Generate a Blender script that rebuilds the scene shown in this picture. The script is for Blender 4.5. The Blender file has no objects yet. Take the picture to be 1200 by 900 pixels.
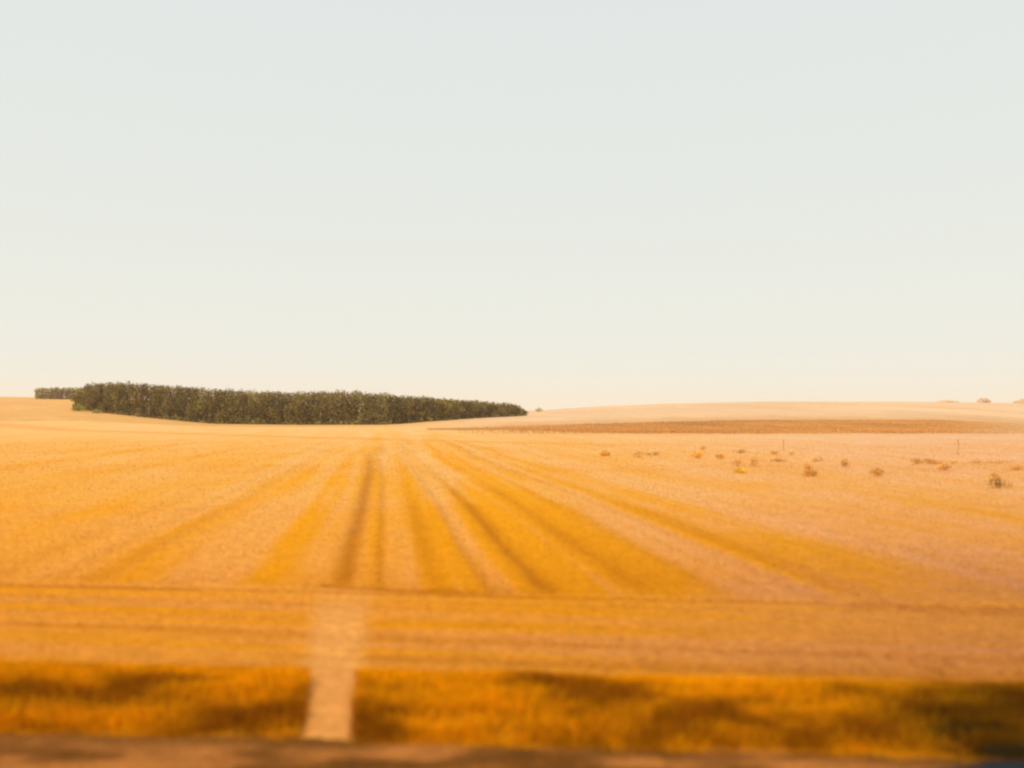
import bpy, math, random
import numpy as np

# ------------------------------------------------------------------ camera
sc = bpy.context.scene
F = 1000.0 / 1200.0           # focal length in picture widths
HOR = 487.0                   # row of the true horizon in the photograph
CAM_H = 4.0
cd = bpy.data.cameras.new('camera')
cam = bpy.data.objects.new('camera', cd)
sc.collection.objects.link(cam)
cam.location = (0, 0, CAM_H)
cam.rotation_euler = (math.radians(90), 0, 0)
cd.sensor_width = 36
cd.lens = 36 * F
cd.shift_y = (HOR - 450.0) / 1200.0
cd.clip_start = 0.1
cd.clip_end = 20000
cd.dof.use_dof = True
cd.dof.focus_distance = 600
cd.dof.aperture_fstop = 0.27
sc.camera = cam

# ------------------------------------------------------------------ light
SUN_EL, SUN_AZ = 48.0, 215.0   # azimuth clockwise from +Y: behind the camera, to the left
w = bpy.data.worlds.new('World'); sc.world = w; w.use_nodes = True
nt = w.node_tree; N = nt.nodes; L = nt.links
for n in list(N): N.remove(n)
out = N.new('ShaderNodeOutputWorld'); bg = N.new('ShaderNodeBackground')
sky = N.new('ShaderNodeTexSky'); sky.sky_type = 'NISHITA'; sky.sun_disc = False
sky.sun_elevation = math.radians(SUN_EL); sky.sun_rotation = math.radians(SUN_AZ)
sky.altitude = 100; sky.air_density = 1.0; sky.dust_density = 4.0; sky.ozone_density = 1.0
tc = N.new('ShaderNodeTexCoord'); sep = N.new('ShaderNodeSeparateXYZ'); L.new(tc.outputs['Generated'], sep.inputs[0])
ramp = N.new('ShaderNodeValToRGB'); L.new(sep.outputs['Z'], ramp.inputs[0])
cr = ramp.color_ramp
cr.elements[0].position = 0.0; cr.elements[0].color = (1.0, .90, .70, 1)
cr.elements[1].position = 1.0; cr.elements[1].color = (.60, .68, .72, 1)
for p, c in ((.03, (.96, .905, .775)), (.07, (.90, .90, .81)), (.22, (.84, .87, .81)), (.42, (.81, .85, .83))):
    e = cr.elements.new(p); e.color = (*c, 1)
sc10 = N.new('ShaderNodeVectorMath'); sc10.operation = 'SCALE'; sc10.inputs['Scale'].default_value = 10.0
L.new(ramp.outputs[0], sc10.inputs[0])
mix = N.new('ShaderNodeMix'); mix.data_type = 'RGBA'; mix.inputs[0].default_value = 0.93
L.new(sky.outputs[0], mix.inputs[6]); L.new(sc10.outputs[0], mix.inputs[7])
L.new(mix.outputs[2], bg.inputs['Color']); bg.inputs['Strength'].default_value = 0.1
L.new(bg.outputs[0], out.inputs[0])

sd = bpy.data.lights.new('sun', 'SUN'); so = bpy.data.objects.new('sun', sd); sc.collection.objects.link(so)
sd.energy = 3.2; sd.color = (1, .95, .86); sd.angle = math.radians(2.0)
az, el = math.radians(SUN_AZ), math.radians(SUN_EL)
from mathutils import Vector
sdir = Vector((math.sin(az) * math.cos(el), math.cos(az) * math.cos(el), math.sin(el)))
so.rotation_euler = sdir.to_track_quat('Z', 'Y').to_euler()
so.location = (-40, -60, 80)

sc.view_settings.view_transform = 'Standard'; sc.view_settings.look = 'None'
sc.view_settings.exposure = 0; sc.view_settings.gamma = 1
sc.cycles.filter_width = 2.3
sc.cycles.max_bounces = 6; sc.cycles.volume_bounces = 1

# ------------------------------------------------------------------ helpers
rng = np.random.default_rng(7)
random.seed(7)
COL = sc.collection

ILL = np.array([1.42, 1.38, 1.26])     # daylight on level ground, sun and sky together
def lin(c):
    c = np.asarray(c, float) / 255.0
    return np.where(c <= .04045, c / 12.92, ((c + .055) / 1.055) ** 2.4)

def albedo(c, k=1.0):
    """a surface colour from the shade it shows in daylight of this strength"""
    return lin(c) / ILL * k

_perm = rng.permutation(4096).astype(np.int64)
_val = rng.random(4096)
def vnoise(x, y):
    xi = np.floor(x).astype(np.int64); yi = np.floor(y).astype(np.int64)
    fx = x - xi; fy = y - yi
    fx = fx * fx * (3 - 2 * fx); fy = fy * fy * (3 - 2 * fy)
    def h(a, b): return _val[(_perm[(a & 4095)] + b * 131) & 4095]
    a = h(xi, yi); b = h(xi + 1, yi); c = h(xi, yi + 1); d = h(xi + 1, yi + 1)
    return (a * (1 - fx) + b * fx) * (1 - fy) + (c * (1 - fx) + d * fx) * fy
def fbm(x, y, o=4):
    s = 0; a = .5; t = 0
    for i in range(o):
        s = s + a * vnoise(x * 2 ** i + 17.3 * i, y * 2 ** i - 9.1 * i); t += a; a *= .55
    return s / t
def ss(a, b, x):
    t = np.clip((x - a) / (b - a), 0, 1); return t * t * (3 - 2 * t)
def bump(x, c, wd): return np.exp(-((x - c) / wd) ** 2)

def mesh_obj(name, verts, faces_quads, mat, cols=None, parent=None, smooth=False, tris=None):
    me = bpy.data.meshes.new(name)
    verts = np.asarray(verts, np.float32)
    loops = []; starts = []; n = 0
    if faces_quads is not None and len(faces_quads):
        fq = np.asarray(faces_quads, np.int32); loops.append(fq.ravel()); starts.append(np.arange(len(fq)) * 4); n = len(fq) * 4
    if tris is not None and len(tris):
        ft = np.asarray(tris, np.int32); loops.append(ft.ravel()); starts.append(n + np.arange(len(ft)) * 3)
    loops = np.concatenate(loops); starts = np.concatenate(starts).astype(np.int32)
    me.vertices.add(len(verts)); me.vertices.foreach_set('co', verts.ravel())
    me.loops.add(len(loops)); me.loops.foreach_set('vertex_index', loops)
    me.polygons.add(len(starts)); me.polygons.foreach_set('loop_start', starts)
    if smooth: me.polygons.foreach_set('use_smooth', np.ones(len(starts), bool))
    me.update(calc_edges=True)
    if cols is not None:
        at = me.color_attributes.new('tint', 'FLOAT_COLOR', 'POINT')
        c4 = np.ones((len(verts), 4), np.float32); c4[:, :3] = np.clip(cols, 0.0005, .95)
        at.data.foreach_set('color', c4.ravel())
    me.materials.append(mat)
    o = bpy.data.objects.new(name, me); COL.objects.link(o)
    if parent: o.parent = parent
    return o

def tag(o, label=None, cat=None, group=None, kind=None):
    if label: o['label'] = label
    if cat: o['category'] = cat
    if group: o['group'] = group
    if kind: o['kind'] = kind
    return o

# ------------------------------------------------------------------ materials
def mat_tint(name, rough=.9, scales=((3.0, .25),), bump_s=0.0, bump_scale=8.0, trans=0.0, stretch=(1, 1, 1)):
    """vertex tint x procedural variation"""
    m = bpy.data.materials.new(name); m.use_nodes = True
    t = m.node_tree; n = t.nodes; l = t.links
    b = n['Principled BSDF']; b.inputs['Roughness'].default_value = rough
    b.inputs['Specular IOR Level'].default_value = .04
    a = n.new('ShaderNodeVertexColor'); a.layer_name = 'tint'
    g = n.new('ShaderNodeNewGeometry')
    mp = n.new('ShaderNodeMapping'); mp.inputs['Scale'].default_value = stretch; l.new(g.outputs['Position'], mp.inputs[0])
    cur = a.outputs['Color']
    for s, k in scales:
        no = n.new('ShaderNodeTexNoise'); no.inputs['Scale'].default_value = s; no.inputs['Detail'].default_value = 5
        no.inputs['Roughness'].default_value = .65
        l.new(mp.outputs[0], no.inputs['Vector'])
        mr = n.new('ShaderNodeMapRange'); mr.inputs[1].default_value = .3; mr.inputs[2].default_value = .7
        mr.inputs[3].default_value = 1 - k; mr.inputs[4].default_value = 1 + k
        l.new(no.outputs['Fac'], mr.inputs[0])
        mu = n.new('ShaderNodeVectorMath'); mu.operation = 'SCALE'
        l.new(cur, mu.inputs[0]); l.new(mr.outputs[0], mu.inputs['Scale']); cur = mu.outputs[0]
    l.new(cur, b.inputs['Base Color'])
    if bump_s:
        no = n.new('ShaderNodeTexNoise'); no.inputs['Scale'].default_value = bump_scale; no.inputs['Detail'].default_value = 6
        l.new(mp.outputs[0], no.inputs['Vector'])
        bu = n.new('ShaderNodeBump'); bu.inputs['Strength'].default_value = bump_s; bu.inputs['Distance'].default_value = .06
        l.new(no.outputs['Fac'], bu.inputs['Height']); l.new(bu.outputs[0], b.inputs['Normal'])
    if trans:
        tr = n.new('ShaderNodeBsdfTranslucent'); l.new(cur, tr.inputs['Color'])
        mx = n.new('ShaderNodeMixShader'); mx.inputs[0].default_value = trans
        l.new(b.outputs[0], mx.inputs[1]); l.new(tr.outputs[0], mx.inputs[2])
        l.new(mx.outputs[0], n['Material Output'].inputs[0])
    return m

M_FIELD = mat_tint('stubble_soil', scales=((1.2, .08), (5.0, .20), (22.0, .22)), bump_s=.5, bump_scale=12)
M_HILL = mat_tint('hill_stubble', scales=((.012, .05), (.15, .12), (1.1, .12)), bump_s=0)
M_CROP = mat_tint('ripe_crop', scales=((.05, .12), (.5, .22)), bump_s=0)
M_DIRT = mat_tint('dry_dirt', scales=((1.5, .18), (11.0, .3)), bump_s=.9, bump_scale=18)
M_ROAD = mat_tint('asphalt', rough=.8, scales=((2.0, .15), (60.0, .3)), bump_s=.5, bump_scale=90)
M_STRAW = mat_tint('straw', scales=((14.0, .2),), trans=.4)
M_GRASS = mat_tint('dry_grass', scales=((2.5, .2),), trans=.3)
M_LEAF = mat_tint('foliage', scales=((.25, .18), (1.3, .25)), trans=.15)
M_WEED = mat_tint('dry_weed', scales=((6.0, .25),), trans=.5)

# ------------------------------------------------------------------ terrain
P1a = np.array([-900, -300, 0, 90, 150, 250, 350, 450, 520, 600, 700, 800, 900, 1100, 1150, 1200, 1300, 2100.])
P1y = np.array([482, 484, 484, 482, 488, 496.5, 497.5, 497.5, 495, 492.5, 491, 490.5, 490.5, 491.5, 493.5, 496, 497, 495.])
P2a = np.array([-900, -300, 0, 90, 250, 450, 600, 640, 700, 780, 900, 1050, 1200, 1500, 2100.])
P2y = np.array([466, 464, 465, 466.5, 471, 478, 482, 480.5, 476.5, 473.2, 470.8, 471, 472.5, 474, 476.])
D0, D1, D2, D3 = 235.0, 400.0, 1500.0, 2500.0
def terrain(x, y):
    a = 600 + 1000 * x / np.maximum(y, 120)
    z1 = CAM_H - (np.interp(a, P1a, P1y) - HOR) * D1 / 1000
    # the left hill has its crest nearer than the right one
    d2 = np.interp(a, [0, 500, 700], [700, 800, D2])
    y2 = np.interp(a, P2a, P2y)
    z2 = CAM_H - (y2 - HOR) * d2 / 1000
    y3 = y2 + np.interp(a, [700, 950, 1080], [9, 6, 0.2])
    z3 = CAM_H - (y3 - HOR) * D3 / 1000
    d3 = np.full_like(d2, D3)
    t1 = ss(D0, D1, y) * .5 + np.clip((y - D0) / (D1 - D0), 0, 1) * .5
    t2 = np.clip((y - D1) / (d2 - D1), 0, 1); t2 = np.sin(t2 * math.pi / 2) * .5 + t2 * .5
    t3 = np.clip((y - d2) / (d3 - d2), 0, 1)
    z = z1 * t1 + (z2 - z1) * t2 + (z3 - z2) * t3
    z = np.where(y > D3, z3 * (1 - ss(D3, 5200, y)), z)
    near = 1 - ss(120, 235, y)
    z = z + near * (.10 * (fbm(x * .07, y * .07, 2) - .5) * ss(24, 45, y))
    return z
def tz(x, y): return float(terrain(np.array([float(x)]), np.array([float(y)]))[0])
def tt(x, y): return y + .114 * x          # across-field coordinate: lines of equal tt run beside the road
def tv(x, y): return y + .07 * x           # same for the verge, whose edges run less askew
def uu(x, y): return x + .147 * y          # lines of equal uu are the drilled rows

VERGE0, VERGE1 = 10.36, 13.3
def pale_strip_mask(x, y):
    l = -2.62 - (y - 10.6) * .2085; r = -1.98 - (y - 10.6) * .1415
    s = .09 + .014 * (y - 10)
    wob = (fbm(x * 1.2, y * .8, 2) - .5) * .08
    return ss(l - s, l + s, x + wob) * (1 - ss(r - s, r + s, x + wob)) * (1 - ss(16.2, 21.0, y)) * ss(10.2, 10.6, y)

def row_marks(x, y):
    """0..1 how much bare golden straw mat shows, and how deep the wheel marks are"""
    u = uu(x, y); t = tt(x, y)
    rows = ss(18.6, 20.6, t)
    fade = 1 - ss(30, 80, y)
    n1 = fbm(u * .55 + 3, y * .035, 3); n2 = fbm(u * 1.7, y * .06 + 5, 2)
    calm = .38 + .62 * ss(-11, -3, u) * (1 - ss(8, 16, u)) * (1 - .6 * ss(35, 80, y))
    o = .42 + calm * (1.4 * (n1 - .5) + .5 * (n2 - .5)) + .46 * bump(u, 3.6, 4.4) * (1 - ss(28, 48, y)) + .04
    wv = fbm(y * .11, u * .3, 2) - .5
    u = u + wv * .16 + .0006 * (y - 30) * np.abs(y - 30)* (y < 90)*.3
    lo = 1 - ss(34, 70, y)
    nb_ = 1 - ss(30, 44, y)
    lo = lo * (.55 + .9 * fbm(x * .6 + 5, y * .22, 3) - .25) * (1 - .35 * ss(30, 55, y))
    o = o + lo * (.75 * bump(u, -1.05, .40) - .34 * bump(u, -.66, .18) + .45 * bump(u, -.22, .20)
                  - .34 * bump(u, .35, .34) + .62 * bump(u, 1.5, .62) - .60 * bump(u, 2.75, .42)
                  + .62 * bump(u, 4.05, .70) - .50 * bump(u, 5.1, .30) + .66 * bump(u, 6.35, .85)
                  - .30 * bump(u, 8.5, .8) + .26 * bump(u, 10.9, .6) - .25 * bump(u, 13.0, 1.4)
                  - .36 * bump(u, -1.85, .32) - .25 * bump(u, -4.5, .8)) \
          + nb_ * fbm(x * .5, y * .3, 2) * (.55 * bump(u, -2.9, .6) + .5 * bump(u, -6.4, .8))
    d = (1.0 * bump(u, -1.08, .27) * (1 - ss(55, 130, y)) + .62 * bump(u, -.22, .12) * (1 - ss(60, 150, y))
         + .6 * bump(u, 1.15, .32) * lo + .85 * bump(u, 3.65, .34) * lo + .4 * bump(u, 10.9, .3) * lo + .75 * bump(u, 5.9, .36) * lo + .3 * bump(u, 7.6, .4) * lo)
    # headland: streaks along the road
    long_ = 1 - ss(110, 230, y)
    f1 = fbm(u * .85 + 11, y * .008, 2); f2 = vnoise(u * 1.9 + 31, y * .012 + 2); f3 = vnoise(u * 3.6 + 5, y * .02)
    fine = (ss(.35, .65, f1) - .5) * .34 + (ss(.3, .7, f2) - .5) * .40 + (ss(.3, .7, f3) - .5) * .36 * (1 - ss(35, 90, y))
    mid_ = .28 + .72 * ss(-14, -5, u) * (1 - ss(9, 20, u))
    o = o + fine * long_ * mid_
    o = o + .7 * (fbm(x * .3 + 3, y * .16, 4) - .5) + .22 * bump(u, 4.0, 5.0) * bump(y, 24, 9)
    d = d + .34 * ss(.66, .9, vnoise(u * 2.2 + 71, y * .01)) * long_ * mid_
    h1 = fbm(x * .06, t * 1.1, 3); h2 = fbm(x * .12 + 7, t * 3.4, 2) * .6 + vnoise(x * .16, t * 7) * .4
    ho = .48 + 1.2 * (h1 - .5) + 1.0 * (h2 - .5) + .55 * bump(x, .6, 4.0) * bump(t, 18.4, 2.0) + .15 * ss(-3, -9, x)
    w1 = t + (fbm(x * .12, x * 0 + 2, 2) - .5) * .5
    hd = .45 * ss(.6, .85, vnoise(x * .1 + 9, t * 2.6)) + .75 * bump(w1, 19.0, .11) + .4 * bump(w1, 17.7, .12) * ss(2, -6, x) + .2 * bump(w1, 16.4, .1)
    wt = t - (19.0 + .55 * (np.clip(x + 4.2, 0, 9) / 4 - 1) ** 2)
    turn = 1.3 * bump(wt, .14, .22) * ss(-4.9, -4.3, x) * (1 - ss(-2.2, 1.2, x)) * .8
    O = ho * (1 - rows) + o * rows
    Dk = hd * (1 - rows) + d * rows + turn
    O = np.clip(O, 0, 1)
    return O * .8 + ss(.1, .9, O) * .2, np.clip(Dk, 0, 1)

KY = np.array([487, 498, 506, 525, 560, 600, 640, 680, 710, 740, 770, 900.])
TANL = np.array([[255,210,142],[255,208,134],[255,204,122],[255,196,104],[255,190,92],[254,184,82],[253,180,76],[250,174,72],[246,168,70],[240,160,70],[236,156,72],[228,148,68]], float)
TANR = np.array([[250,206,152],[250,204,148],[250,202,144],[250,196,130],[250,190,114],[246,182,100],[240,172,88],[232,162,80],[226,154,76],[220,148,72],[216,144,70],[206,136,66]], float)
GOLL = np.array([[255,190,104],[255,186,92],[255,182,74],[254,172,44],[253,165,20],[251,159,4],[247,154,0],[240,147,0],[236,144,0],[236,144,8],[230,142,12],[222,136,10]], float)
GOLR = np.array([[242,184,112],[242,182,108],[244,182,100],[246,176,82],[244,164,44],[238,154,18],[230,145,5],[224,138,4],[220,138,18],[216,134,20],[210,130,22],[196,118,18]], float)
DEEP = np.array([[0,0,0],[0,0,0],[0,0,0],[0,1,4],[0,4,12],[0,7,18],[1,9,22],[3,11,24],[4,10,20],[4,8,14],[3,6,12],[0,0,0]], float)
def field_colour(x, y):
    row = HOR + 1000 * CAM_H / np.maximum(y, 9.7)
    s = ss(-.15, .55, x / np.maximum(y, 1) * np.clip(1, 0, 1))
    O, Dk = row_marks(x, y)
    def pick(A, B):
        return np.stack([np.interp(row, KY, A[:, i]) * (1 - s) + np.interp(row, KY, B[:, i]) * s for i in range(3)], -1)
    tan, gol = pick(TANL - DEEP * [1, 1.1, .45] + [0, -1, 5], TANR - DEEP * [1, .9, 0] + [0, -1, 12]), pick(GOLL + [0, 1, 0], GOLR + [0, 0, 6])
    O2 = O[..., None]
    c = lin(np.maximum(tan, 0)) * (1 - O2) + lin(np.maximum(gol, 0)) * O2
    far = 1 - ss(40, 140, y)
    soil = lin([182, 96, 2])
    c = c * (1 - (Dk * .7)[..., None]) + soil * (Dk * .7)[..., None]
    # the far wheel track crossing the field
    yt = np.interp(x, [-400, -164, -41.6, 7.3, 60, 150], [430, 274, 160, 121, 100, 90])
    k = bump(y / yt, 1, .028) * (.62 - .5 * ss(-20, 40, x))
    c = c * (1 - k[..., None]) + lin([242, 160, 66]) * k[..., None]
    # pale strip painted across the ground, widening away from the verge
    p = pale_strip_mask(x, y)[..., None]
    k = (ss(150, 195, y) * ss(520, 640, 600 + 1000 * x / np.maximum(y, 120)) * .3)[..., None]
    c = c * (1 - k) + lin([224, 158, 84]) * k
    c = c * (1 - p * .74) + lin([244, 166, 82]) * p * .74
    # weedy browner corner on the right of the headland
    b = ss(5, 13, x) * (1 - ss(17, 30, y)) * (.3 + .5 * fbm(x * .4, y * .5, 3))
    c = c * (1 - b[..., None] * .55) + lin([170, 105, 50]) * b[..., None] * .55
    kf = ss(35, 90, y)[..., None]
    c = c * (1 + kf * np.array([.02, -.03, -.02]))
    return c / ILL

def hill_colour(x, y):
    a = 600 + 1000 * x / np.maximum(y, 120)
    left = lin([246, 180, 98]); right = lin([250, 198, 142])
    s = ss(430, 650, a)[..., None]
    c = left * (1 - s) + right * s
    n = fbm(x * .02, y * .006, 3)[..., None]
    c = c * (.86 + .28 * n)
    # a redder ploughed streak on the left slope, below the hedge
    k = (bump(y, 500, 60) * (1 - ss(40, 190, a)) * .35)[..., None]
    c = c * (1 - k) + lin([232, 160, 100]) * k
    cf = np.interp(a, [500, 640, 900, 1200, 1320], [258, 294, 368, 384, 310])
    k = ((1 - ss(0, 130, y - cf + 60 * (fbm(x * .06, y * .02, 3) - .5))) * ss(500, 620, a) * .6)[..., None]
    c = c * (1 - k) + lin([224, 158, 84]) * k
    return c / ILL
def crop_colour(x, y):
    n = fbm(x * .03, y * .03, 3)[..., None]
    a = 600 + 1000 * x / np.maximum(y, 120)
    s = ss(1080, 1230, a)[..., None]
    n2 = fbm(x * .12, y * .03, 3)[..., None]
    c = lin([214, 146, 74]) * (.70 + .34 * n + .26 * n2)
    c = c * (1 - s * .5) + lin([240, 190, 130]) * s * .5
    return c / ILL

def axis(step, grow, end):
    v = [0.0]; s = step
    while v[-1] < end: v.append(v[-1] + s); s *= grow
    return np.array(v)
ax = axis(.09, 1.0215, 5200)
X = np.concatenate([-ax[:0:-1], ax])
Y = np.concatenate([-axis(.5, 1.25, 60)[:0:-1] , axis(.7, .985, 9.2)])
Y = Y[Y < 9.2]
yy = 9.2; s = .055; ys = []
while yy < 5400:
    ys.append(yy); s = max(.055, min(yy * yy / 4000 * 1.1, yy * .022)); yy += s
Y = np.concatenate([Y, np.array(ys)])
GX, GY = np.meshgrid(X, Y)
GZ = terrain(GX, GY)
O_, D_ = row_marks(GX, GY)
nearw = 1 - ss(60, 110, GY)
T_ = tv(GX, GY)
inf = ss(13.0, 14.0, T_)
GZ = GZ + nearw * inf * (-.05 * D_ + .03 * (O_ - .5) + .03 * (fbm(GX * 5, GY * 5, 2) - .5))
# shallow rise of the verge, and the dirt strip beside the road
GZ = GZ + .05 * bump(T_, 11.7, .8) + (.02 * (fbm(GX * 4, GY * 4, 3) - .5)) * (T_ < 10.5)
nr, nc = GX.shape
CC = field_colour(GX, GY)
HC = hill_colour(GX, GY); KC = crop_colour(GX, GY)
ns1 = fbm(GX * 1.1, GY * 1.6, 3); ns2 = fbm(GX * 6, GY * 6, 2)
VC = (lin([206, 128, 14]) * (1 - ns1[..., None] * .35)) / 1.45
PM = pale_strip_mask(GX, GY)[..., None]
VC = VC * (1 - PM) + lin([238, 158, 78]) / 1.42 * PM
nd = .6 * fbm(GX * .7, T_ * 3.0, 3) + .4 * ns1
DC = (lin([196, 120, 54]) * (1 - ss(.36, .62, nd)[..., None]) + lin([128, 76, 24]) * ss(.36, .62, nd)[..., None]) / 1.42
DC = DC * (.75 + .5 * ns2[..., None])
kd = (bump(T_, 10.25, .28) * .6 * ss(.3, .6, fbm(GX * .8, GY, 2)))[..., None]
DC = DC * (1 - kd) + lin([92, 56, 16]) * kd
DARK = ss(4.0, 6.4, GX)[..., None]
DC = DC * (1 - DARK * .92) + lin([40, 30, 18]) * DARK * .85
AS = np.broadcast_to(np.array([.022, .025, .029]), GX.shape + (3,)) * (.85 + .3 * ns2[..., None])

# zone of every cell (at its centre)
cx = (GX[:-1, :-1] + GX[1:, 1:]) / 2; cy = (GY[:-1, :-1] + GY[1:, 1:]) / 2
ca = 600 + 1000 * cx / np.maximum(cy, 120)
ct = tv(cx, cy) + (fbm(cx * 1.5, cy * 1.5, 3) - .5) * .35
road_edge = 9.80 + .34 * (cx - 5.4) + .1 * (fbm(cx * 2, cy * 2, 2) - .5)
road_edge = np.minimum(road_edge, 10.34 - .07 * cx)
far0 = 236 - 44 * ss(560, 760, ca) + 14 * (fbm(ca * .02, ca * 0, 3) - .5) + 10 * (fbm(cx * .5, cy * .2, 2) - .5)
crop_far = np.interp(ca, [500, 640, 900, 1200, 1320], [258, 294, 368, 384, 310]) + 16 * (fbm(cx * .05, cx * 0, 3) - .5) + 12 * (fbm(cx * .4, cy * .2, 2) - .5)
zone = np.full(cx.shape, 0)                                  # field
zone[(cy > far0)] = 2                                        # hill
zone[(ca > 500) & (cy > far0) & (cy < crop_far)] = 3         # crop strip
zone[(ca <= 500) & (cy > 225) & (cy < 300)] = 0
zone[ct < VERGE1] = 4
zone[ct < VERGE0] = 5
zone[(cy < road_edge)] = 6
cidx = (np.arange(nr - 1)[:, None] * nc + np.arange(nc - 1)[None, :])
quads = np.stack([cidx, cidx + 1, cidx + nc + 1, cidx + nc], -1).reshape(-1, 4)
V = np.stack([GX, GY, GZ], -1).reshape(-1, 3)
def ground(name, z, colours, mat):
    q = quads[(zone == z).ravel()]
    used, inv = np.unique(q, return_inverse=True)
    o = mesh_obj(name, V[used], inv.reshape(-1, 4), mat, colours.reshape(-1, 3)[used], smooth=True)
    o['kind'] = 'structure'
    return o
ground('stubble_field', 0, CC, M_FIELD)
ground('hillside', 2, HC, M_HILL)
ground('ripe_crop_strip', 3, KC, M_CROP)
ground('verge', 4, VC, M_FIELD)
ground('dirt_shoulder', 5, DC, M_DIRT)
ground('road', 6, AS, M_ROAD)

# ------------------------------------------------------------------ blades and straws
def blades(x, y, z, h, wd, col, lean=.35, tipcol=1.15, rootcol=.75, lie=None):
    """each blade is a tapered strip of a quad and a tip triangle, bent over"""
    n = len(x); th = rng.random(n) * 2 * math.pi; dx, dy = np.cos(th), np.sin(th)
    ph = rng.random(n) * 2 * math.pi; ln = np.abs(rng.normal(0, lean, n))
    lx, ly = np.cos(ph) * ln * h, np.sin(ph) * ln * h
    if lie is not None:
        lx, ly = np.cos(ph) * lie, np.sin(ph) * lie; dx, dy = -np.sin(ph), np.cos(ph)
    hw = wd / 2
    v = np.empty((n, 5, 3), np.float32)
    v[:, 0] = np.stack([x - dx * hw, y - dy * hw, z], -1); v[:, 1] = np.stack([x + dx * hw, y + dy * hw, z], -1)
    m = .55
    v[:, 2] = np.stack([x + lx * m * .6 + dx * hw * .8, y + ly * m * .6 + dy * hw * .8, z + h * m], -1)
    v[:, 3] = np.stack([x + lx * m * .6 - dx * hw * .8, y + ly * m * .6 - dy * hw * .8, z + h * m], -1)
    v[:, 4] = np.stack([x + lx, y + ly, z + h * np.maximum(.35, 1 - ln * .4)], -1)
    b = np.arange(n)[:, None] * 5
    q = b + np.array([[0, 1, 2, 3]]); t = b + np.array([[3, 2, 4]])
    c = np.repeat(col[:, None, :], 5, 1)
    c[:, :2] *= rootcol; c[:, 4] *= tipcol
    return v.reshape(-1, 3), q, t, c.reshape(-1, 3)

def scatter(ymin, ymax, dens, spread=.72):
    area = spread * (ymax ** 2 - ymin ** 2)
    n = int(area * dens)
    y = np.sqrt(rng.random(n) * (ymax ** 2 - ymin ** 2) + ymin ** 2)
    x = (rng.random(n) * 2 - 1) * spread * y
    return x, y

# verge grass
n = 190000
t = VERGE0 - .12 + rng.random(n) * (VERGE1 - VERGE0 + .12) + np.where(rng.random(n) < .12, rng.exponential(.25, n), 0); x = (rng.random(n) * 2 - 1) * 11.5; y = t - .07 * x
dens = .25 + .75 * ss(.3, .6, fbm(x * 1.3, y * 1.9, 3))
keep = (rng.random(n) < dens) & (pale_strip_mask(x, y) < rng.random(n) * .8 + .1)
x, y, t = x[keep], y[keep], t[keep]; n = len(x)
edge = np.clip(np.minimum((t - VERGE0 + .12) / .35, (VERGE1 + .2 - t) / .9), .3, 1)
hh = (.12 + .16 * rng.random(n)) * edge * (.6 + .8 * fbm(x * .9, y * 1.2, 2))
big = .5 * fbm(x * .32 + 40, y * .9 + 3, 3) + .5 * fbm(x * 1.1 + 4, y * 1.6, 3)
gold = lin([246, 161, 3]); brown = lin([168, 96, 6]); olive = lin([78, 45, 6])
bk = ss(.42, .66, big)
bk = np.clip(bk + .75 * bump(x, -6.6, 2.3) * bump(t, 11.3, .5) + .7 * bump(x, .6, .9) * bump(t, 12.4, .4) + .6 * bump(x, 2.6, 2.0) * bump(t, 11.0, .35), 0, 1)  # brown patches; the left one paints vignetting into the grass colour
ok = np.clip(ss(4.4, 6.4, x) * (1 - ss(10.7, 11.3, t)) * .8 + ss(3.6, 7.2, x) * (.2 + 1.1 * fbm(x * .9, t * 2.0, 3)) + .9 * bump(x, 5.9, .9) * bump(t, 11.35, .28) , 0, .9) * (1 - .6 * ss(12.2, 13.0, t))  # right end darkened: corner vignetting put into the grass colour
col = gold[None] * (1 - bk[:, None]) + brown[None] * bk[:, None]
col = col * (1 - ok[:, None] * .95) + olive[None] * ok[:, None] * .95
col = col / 1.12 * (.75 + .5 * rng.random(n))[:, None]
z = terrain(x, y) + .05 * bump(t, 11.7, .8) - .02
v, q, tr, c = blades(x, y, z, hh, .008 + .010 * rng.random(n), col, lean=.6)
tag(mesh_obj('verge_grass', v, q, M_GRASS, c, tris=tr), 'band of golden dry grass growing along the dirt shoulder', 'grass', kind='stuff')

# stubble and loose straw
parts = []
for (a, b, dn, h0, w0) in ((12.6, 22, 170, .075, .010), (22, 38, 60, .085, .017), (38, 70, 18, .09, .032), (70, 190, 3.2, .09, .07)):
    x, y = scatter(a, b, dn)
    t = tt(x, y); k = tv(x, y) > VERGE1 - .1
    x, y = x[k], y[k]; n = len(x)
    O, Dk = row_marks(x, y)
    pm = pale_strip_mask(x, y)
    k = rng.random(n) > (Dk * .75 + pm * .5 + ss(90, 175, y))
    x, y, O = x[k], y[k], O[k]; n = len(x)
    col = field_colour(x, y) * (.86 + .42 * rng.random(n))[:, None]
    lying = rng.random(n) < .5
    hh = np.where(lying, .025, h0 * (.5 + .8 * rng.random(n)))
    lie = np.where(lying, h0 * 2.2 * (.4 + rng.random(n)), h0 * .4 * rng.random(n))
    z = terrain(x, y) - .012 + np.where(y < 60, 0, .02)
    parts.append(blades(x, y, z, hh, w0 * (.6 + .8 * rng.random(n)), col, lie=lie, rootcol=.9, tipcol=1.1))
off = 0; vs, qs, ts, cs = [], [], [], []
for v, q, tr, c in parts:
    vs.append(v); qs.append(q + off); ts.append(tr + off); cs.append(c); off += len(v)
tag(mesh_obj('stubble', np.concatenate(vs), np.concatenate(qs), M_STRAW, np.concatenate(cs), tris=np.concatenate(ts)),
    'short cut straw stubble covering the wide golden field', 'stubble', kind='stuff')

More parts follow.
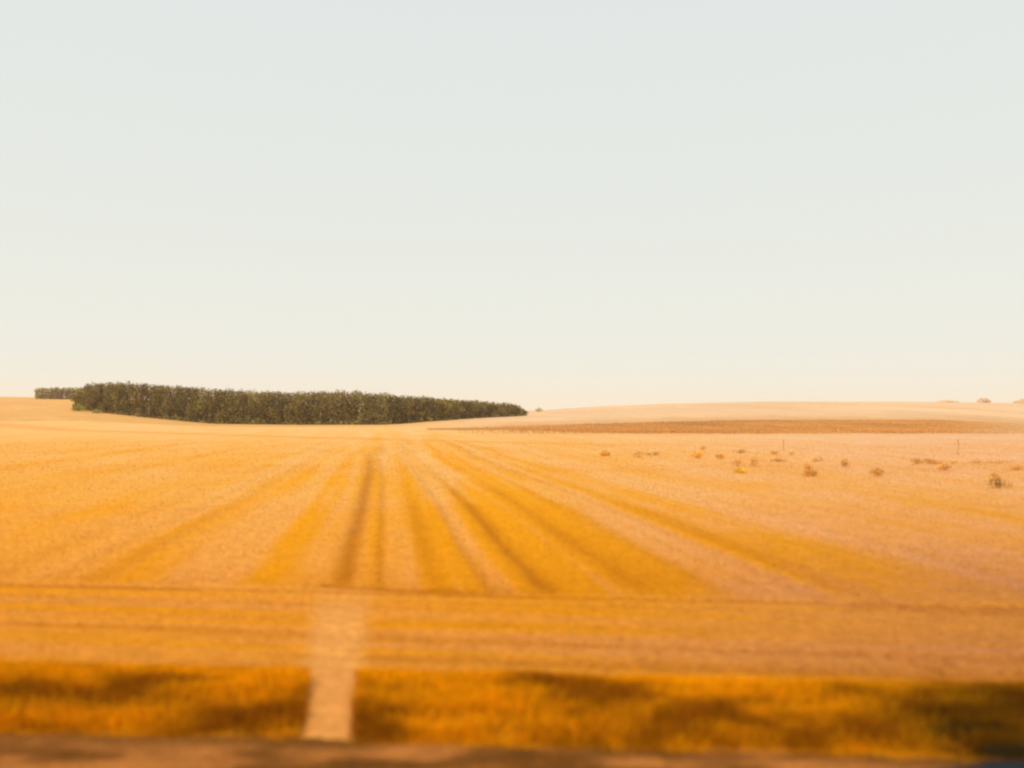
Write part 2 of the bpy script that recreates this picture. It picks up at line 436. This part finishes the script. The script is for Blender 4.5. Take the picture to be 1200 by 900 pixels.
# standing stems of the riper strip at the foot of the right hill
n = 60000
y = 188 + rng.random(n) * 190; a = 500 + rng.random(n) * 900
k = y < np.interp(a, [500, 640, 900, 1200, 1320], [258, 294, 368, 384, 310])
x, y = ((a - 600) / 1000 * y)[k], y[k]; n = len(x)
k = rng.random(n) < (.15 + fbm(x * .06, y * .03, 3)) * ss(510, 680, 600 + 1000 * x / y) * (1 - .6 * ss(1090, 1200, 600 + 1000 * x / y))
x, y = x[k], y[k]; n = len(x)
v, q, tr, c = blades(x, y, terrain(x, y) - .05, .25 + .25 * rng.random(n), .12 + .14 * rng.random(n), crop_colour(x, y) * (.75 + .5 * rng.random(n))[:, None], lean=.3, rootcol=.9)
tag(mesh_obj('ripe_crop', v, q, M_STRAW, c * np.array([1.5, 1.55, 1.6]), tris=tr), 'browner standing crop in a strip below the right hill', 'crop', kind='stuff')

# ------------------------------------------------------------------ foliage from small leaf clumps
def leaf_cards(c, r, n, size, colour, seed=None, flat=1.0):
    """leaf-sized faces in the outer volume of an ellipsoid"""
    d = rng.normal(size=(n, 3)); d /= np.linalg.norm(d, axis=1)[:, None]
    rad = (.62 + .42 * rng.random(n)) * (.85 + .3 * vnoise(d[:, 0] * 2.5 + c[0], d[:, 2] * 2.5 + c[1] + d[:, 1]))
    p = np.array(c) + d * np.array(r) * rad[:, None]
    a = rng.normal(size=(n, 3)); a /= np.linalg.norm(a, axis=1)[:, None]
    b = np.cross(a, d + rng.normal(size=(n, 3)) * .4); b /= np.linalg.norm(b, axis=1)[:, None] + 1e-6
    s = size * (.5 + .8 * rng.random(n))[:, None]
    v = np.stack([p - a * s, p - b * s * .7, p + a * s, p + b * s * .7], 1)
    q = np.arange(n)[:, None] * 4 + np.array([[0, 1, 2, 3]])
    k = (.8 + .4 * rng.random(n))[:, None]
    cc = np.repeat((np.asarray(colour) * k)[:, None, :], 4, 1)
    return v.reshape(-1, 3), q, cc.reshape(-1, 3)
def join(lst):
    off = 0; V_, Q_, C_ = [], [], []
    for v, q, c in lst: V_.append(v); Q_.append(q + off); C_.append(c); off += len(v)
    return np.concatenate(V_), np.concatenate(Q_), np.concatenate(C_)
def limb(p0, p1, r0, r1, colour, sides=6):
    p0, p1 = np.array(p0, float), np.array(p1, float); ax_ = p1 - p0; ax_ /= np.linalg.norm(ax_)
    u = np.cross(ax_, [.3, .9, .2]); u /= np.linalg.norm(u); w_ = np.cross(ax_, u)
    th = np.arange(sides) / sides * 2 * math.pi
    ring = np.cos(th)[:, None] * u + np.sin(th)[:, None] * w_
    v = np.concatenate([p0 + ring * r0, p1 + ring * r1])
    q = np.array([[i, (i + 1) % sides, sides + (i + 1) % sides, sides + i] for i in range(sides)])
    return v, q, np.repeat(np.array([colour]), len(v), 0)

# the wood
TA = np.array([84, 89, 95, 106, 125, 150, 200, 250, 300, 350, 400, 450, 500, 550, 600, 608, 617.])
TY = np.array([471, 465, 455.5, 450, 448.3, 449, 452, 456, 459.3, 460, 458.5, 462, 465.5, 469.5, 473.5, 475.5, 480.])
OLIVE = np.array([.205, .140, .040]); OLIVE2 = np.array([.33, .25, .06]); DARKG = np.array([.095, .070, .018]); RUST = np.array([.25, .135, .045])
def wood_dist(a): return np.interp(a, [80, 110, 300, 450, 520, 600, 620], [432, 415, 388, 392, 430, 520, 545])
wood = []; trunks = []
def forest_tree(x, y, top_z, r, dens=1.0):
    zg = tz(x, y); h = top_z - zg
    if h < 1.2: return
    tone = random.random() * .8
    base = OLIVE * (1 - tone) + (OLIVE2 if random.random() < .6 else DARKG) * tone
    if random.random() < .08: base = RUST
    lo = .06
    trunks.append(limb((x, y, zg - .3), (x + random.uniform(-.3, .3), y, zg + h * .75), .16, .06, (.10, .075, .05), 5))
    nb = 4 if h > 8 else 3
    for i in range(nb):
        f = (i + .5) / nb
        rr = r * (1.0 - .30 * abs(f - .45) * 2) * random.uniform(.85, 1.1)
        zc = zg + h * (lo + (1 - lo) * f * .96)
        rz = h / nb * .72
        if i == nb - 1: zc = zg + h - rz * .86
        cl = base * random.uniform(.7, 1.35) if random.random() < .6 else OLIVE * random.uniform(.6, 1.5)
        jx = random.uniform(-1, 1) * r * (.3 if i == nb - 1 else .95)
        zc += 0 if i == nb - 1 else random.uniform(-.5, .5) * rz
        wood.append(leaf_cards((x + jx, y + random.uniform(-1, 1), zc), (rr, rr, rz * random.uniform(.8, 1.25)), int(95 * dens), .34, cl))
a = 87.0
for rowi, (dd, dn) in enumerate(((0, 1.3), (5, 1.0), (10, .8), (16, .6), (23, .6), (31, .5))):
    a = 90.0 + rowi * 1.7
    while a < 617 - rowi * 3:
        d = wood_dist(a) + dd + random.uniform(-1.5, 1.5)
        top = np.interp(a, TA, TY) + random.uniform(-.9, 1.9) + (2.0 if random.random() < .12 else 0) + rowi * .1
        x = (a - 600) / 1000 * d
        r = random.uniform(1.6, 3.4) * (0.75 if a > 560 else 1)
        forest_tree(x, d, CAM_H - (top - HOR) * d / 1000, r, dn)
        a += random.uniform(4.2, 7.0) * 390 / d
# ragged undergrowth along the wood's foot
a = 95.0
while a < 612:
    d = wood_dist(a) - random.uniform(1.5, 3.5); x = (a - 600) / 1000 * d; zg = tz(x, d)
    rz = random.uniform(.6, 1.5)
    wood.append(leaf_cards((x, d, zg + rz * .6), (random.uniform(1.2, 2.2), 1.2, rz), 45, .34, OLIVE2 if random.random() < .35 else OLIVE * .9))
    a += random.uniform(3, 6)
v, q, c = join(wood + trunks)
tag(mesh_obj('wood', v, q, M_LEAF, c), 'long dark olive wood of close-set trees at the far edge of the stubble field', 'wood', kind='stuff')

def bush(name, px, d, width, height, colour, label, cat, n=500, size=.12, group=None, sink=.0, lumps=5, mat=None, stems=5):
    """a bush or tree: crown of leaf clumps over short stems"""
    x = (px - 600) / 1000 * d; zg = tz(x, d)
    root = bpy.data.objects.new(name, None); COL.objects.link(root); root.location = (x, d, zg - sink)
    root.empty_display_size = .2
    tag(root, label, cat, group)
    ls = []
    for i in range(lumps):
        f = (i + .5) / lumps * 2 - 1
        hh = height * (1 - .45 * f * f) * random.uniform(.8, 1.05)
        cxx = f * width * .36 + random.uniform(-.06, .06) * width
        ls.append(leaf_cards((cxx, random.uniform(-.15, .15) * width, hh * .55), (width / lumps * 1.05, width * .28, hh * .47), n // lumps, size,
                             np.array(colour) * random.uniform(.8, 1.2)))
    v, q, c = join(ls)
    mesh_obj('crown' if cat in ('tree', 'hedge') else 'foliage', v, q, mat or M_LEAF, c, parent=root)
    st = []
    for i in range(stems):
        f = random.uniform(-.3, .3) * width
        st.append(limb((f * .4, 0, -.1 * height), (f, random.uniform(-.1, .1) * width, height * random.uniform(.6, .8)), width * .012 + .004, width * .005 + .002, np.array(colour) * .8, 5))
    for v, q, c in st:
        mesh_obj('trunk' if cat == 'tree' else 'stem', v, q, mat or M_LEAF, c, parent=root)
    return root

# hedge on the skyline left of the wood
HD = 600.0
root = bpy.data.objects.new('hedge', None); COL.objects.link(root)
hx = (66 - 600) / 1000 * HD; root.location = (hx, HD, tz(hx, HD))
tag(root, 'low pale olive hedge on the skyline at the left end of the wood', 'hedge')
ls, st = [], []
a = 43.5
while a < 92:
    x = (a - 600) / 1000 * HD; zg = tz(x, HD); top = CAM_H - (454.8 + random.uniform(-.7, .9) - HOR) * HD / 1000
    h = max(3.0, top - zg); r = random.uniform(1.7, 2.6)
    tone = (np.array([.42, .33, .12]) if random.random() < .5 else np.array([.32, .23, .09]))
    for f in (.2, .5, .8):
        ls.append(leaf_cards((x - hx, random.uniform(-1, 1), zg - root.location.z + h * f), (r, 2.4, h * .26), 170, .45, tone * (.85 + .3 * f)))
    st.append(limb((x - hx, 0, zg - root.location.z - .4), (x - hx + .2, 0, zg - root.location.z + h * .8), .12, .05, (.10, .08, .05), 5))
    a += random.uniform(3.2, 4.6)
v, q, c = join(ls); mesh_obj('foliage', v, q, M_LEAF, c, parent=root)
v, q, c = join(st); mesh_obj('stem', v, q, M_LEAF, c, parent=root)

bush('bush', 93, 404, 6.5, 3.6, (.34, .30, .05), 'yellow green bush at the left foot of the wood', 'bush', n=420, size=.35)
bush('bush', 114, 398, 5.5, 1.8, (.42, .33, .07), 'low yellowish bush just right of the yellow green one at the foot of the wood', 'bush', n=260, size=.3)
bush('bush', 632, 800, 7.0, 4.4, (.55, .42, .18), 'tiny pale bush alone on the skyline right of the wood', 'bush', n=300, size=.45)

# tree belts on the far right skyline
for px, wd, ht, lb in ((1108, 62, 9, 'long low copse on the far right skyline, leftmost of three'),
                       (1152, 46, 17, 'domed copse on the far right skyline, tallest of three'),
                       (1200, 56, 15, 'copse on the far right skyline cut by the picture edge')):
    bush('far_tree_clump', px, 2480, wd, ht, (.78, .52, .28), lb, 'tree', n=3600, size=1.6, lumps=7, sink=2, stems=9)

# ------------------------------------------------------------------ dry weeds standing in the stubble, right
WEEDS = [  # column, row of the foot, width px, height px, tone, label
    (708, 534, 10, 7, 1, 'small orange weed clump, leftmost in the stubble field'),
    (748, 536, 9, 7, 0, 'orange weed clump second from the left, left one of a close pair'),
    (766, 533, 13, 5, 0, 'wide low orange weed clump, right one of the close pair near the left'),
    (818, 537, 12, 8, 1, 'rounded orange weed clump under a paler small tuft'),
    (823, 527, 6, 5, 0, 'tiny pale tuft just above the rounded orange weed clump'),
    (844, 538, 8, 6, 1, 'small orange weed clump between the rounded one and the ring-like group'),
    (868, 531, 8, 6, 0, 'faint weed tuft above the group of brown weeds'),
    (865, 547, 8, 10, 2, 'upright brown weed above the bright yellow tuft'),
    (868, 554, 11, 6, 3, 'bright yellow orange tuft below the upright brown weed'),
    (883, 547, 9, 11, 2, 'upright brown weed just right of the bright yellow tuft'),
    (908, 533, 8, 6, 0, 'small tan weed left of the thin tall stalk'),
    (926, 533, 8, 5, 0, 'small tan weed right of the thin tall stalk'),
    (912, 541, 14, 4, 0, 'low flat weed patch below the thin tall stalk'),
    (949, 558, 12, 9, 4, 'dark orange round weed clump in the middle of the right side'),
    (946, 550, 8, 7, 2, 'pale brown weed tuft behind the dark orange round clump'),
    (955, 541, 16, 5, 0, 'long low weed strip far behind the dark orange round clump'),
    (991, 547, 9, 9, 2, 'small upright weed between two darker round clumps'),
    (1027, 558, 13, 10, 4, 'orange brown round weed clump right of centre, alone'),
    (1074, 544, 9, 7, 2, 'weed clump at the left end of the low weed row'),
    (1088, 544, 8, 7, 2, 'second weed clump from the left in the low weed row'),
    (1099, 544, 7, 5, 0, 'small pale weed third in the low weed row'),
    (1106, 551, 12, 8, 2, 'weed clump hanging lower than the low weed row'),
    (1118, 543, 9, 5, 0, 'weed at the foot of the right-hand tall stalk'),
    (1143, 543, 9, 5, 0, 'small weed right of the right-hand tall stalk'),
    (1167, 543, 24, 3, 0, 'thin flat strip of weeds near the right edge'),
    (1189, 551, 16, 7, 2, 'brown weed clump close to the right edge, behind the darkest one'),
    (1172, 572, 20, 12, 5, 'largest and darkest brown weed clump, near the right edge'),
    (1166, 563, 12, 8, 2, 'pale brown weed rising behind the largest dark clump'),
]
WT = [(.92, .58, .22), (.90, .50, .11), (.82, .47, .14), (.95, .60, .05), (.70, .37, .08), (.44, .25, .06)]
for px, py, wp, hp, tn, lb in WEEDS:
    d = 1000 * CAM_H / (py - HOR)
    bush('weed_clump', px, d, wp * d / 1000 * 1.4, hp * d / 1000 * 1.2, WT[tn], lb, 'weed', n=190 if wp < 10 else 340, size=.0009 * d, mat=M_WEED,
         group='dry weed clumps standing in the stubble', lumps=3 if wp < 10 else 4, stems=4)
for px, p0, p1, lb in ((918, 531, 515, 'thin tall dry stalk rising left of the right side middle'), (1123, 541, 514, 'taller thin dry stalk above the low weed row on the right')):
    d = 1000 * CAM_H / (p0 - HOR); x = (px - 600) / 1000 * d; h = (p0 - p1) * d / 1000; z0 = tz(x, d)
    root = bpy.data.objects.new('tall_weed', None); COL.objects.link(root); root.location = (x, d, z0)
    tag(root, lb, 'weed', 'tall dry stalks in the stubble')
    v, q, c = join([limb((0, 0, -.05), (.03, 0, h * .55), .020, .016, (.8, .5, .24)), limb((.03, 0, h * .55), (-.02, .02, h), .016, .008, (.8, .5, .24))])
    mesh_obj('stem', v, q, M_WEED, c, parent=root)
    for f in (.35, .55, .72, .9):
        v, q, c = leaf_cards((random.uniform(-.03, .03), 0, h * f), (.055, .055, .12), 60, .035, (.80, .46, .20))
        mesh_obj('seed_head', v, q, M_WEED, c, parent=root)

# ------------------------------------------------------------------ dark tussocks added to imitate vignetting in the verge, lower right
def tussock(px, py, width, height, depth, n, colour, label):
    d = 1000 * CAM_H / (py - HOR); x0 = (px - 600) / 1000 * d
    r = np.sqrt(rng.random(n)); th = rng.random(n) * 2 * math.pi
    x = r * np.cos(th) * width / 2; y = r * np.sin(th) * depth / 2
    hh = height * (.5 + .6 * rng.random(n)) * (1 - .6 * r ** 2)
    col = np.array(colour)[None] * (.6 + .8 * rng.random(n))[:, None]
    v, q, t, c = blades(x, y, np.zeros(n) - .02, hh, .008 + .010 * rng.random(n), col, lean=.7)
    o = mesh_obj('vignette_tussock', v, q, M_GRASS, c, tris=t)
    o.location = (x0, d, tz(x0, d) + .03)
    tag(o, label, 'tussock', 'dark tussocks added as vignetting in the verge')
tussock(1140, 864, 1.5, .24, .45, 4200, (.030, .020, .005), 'long almost black tussock added as vignetting in the golden verge near the lower right corner')
tussock(1052, 862, .8, .14, .25, 1300, (.16, .085, .015), 'small brown tussock added as vignetting left of the almost black one in the verge')
tussock(1192, 848, .7, .20, .4, 1300, (.13, .078, .016), 'brown tussock added as vignetting at the right edge of the picture, above the almost black one')
tussock(1190, 884, .9, .16, .35, 1700, (.055, .040, .012), 'dark olive tussock added as vignetting beside the road at the lower right corner')

# ------------------------------------------------------------------ haze
HAZE = 0.0001
me = bpy.data.meshes.new('haze')
x0, x1, y0, y1, z0, z1 = -5600, 5600, -90, 5800, -30, 90
vs = [(x, y, z) for z in (z0, z1) for y in (y0, y1) for x in (x0, x1)]
me.from_pydata(vs, [], [(0, 2, 3, 1), (4, 5, 7, 6), (0, 1, 5, 4), (2, 6, 7, 3), (0, 4, 6, 2), (1, 3, 7, 5)])
hz = bpy.data.objects.new('haze', me); COL.objects.link(hz); hz['kind'] = 'stuff'
mh = bpy.data.materials.new('haze_air'); mh.use_nodes = True
t = mh.node_tree
for n_ in list(t.nodes): t.nodes.remove(n_)
mo = t.nodes.new('ShaderNodeOutputMaterial'); pv = t.nodes.new('ShaderNodeVolumePrincipled')
pv.inputs['Color'].default_value = (1, .93, .80, 1); pv.inputs['Density'].default_value = HAZE; pv.inputs['Anisotropy'].default_value = .2
t.links.new(pv.outputs[0], mo.inputs['Volume']); me.materials.append(mh)
print('ground verts', len(V))
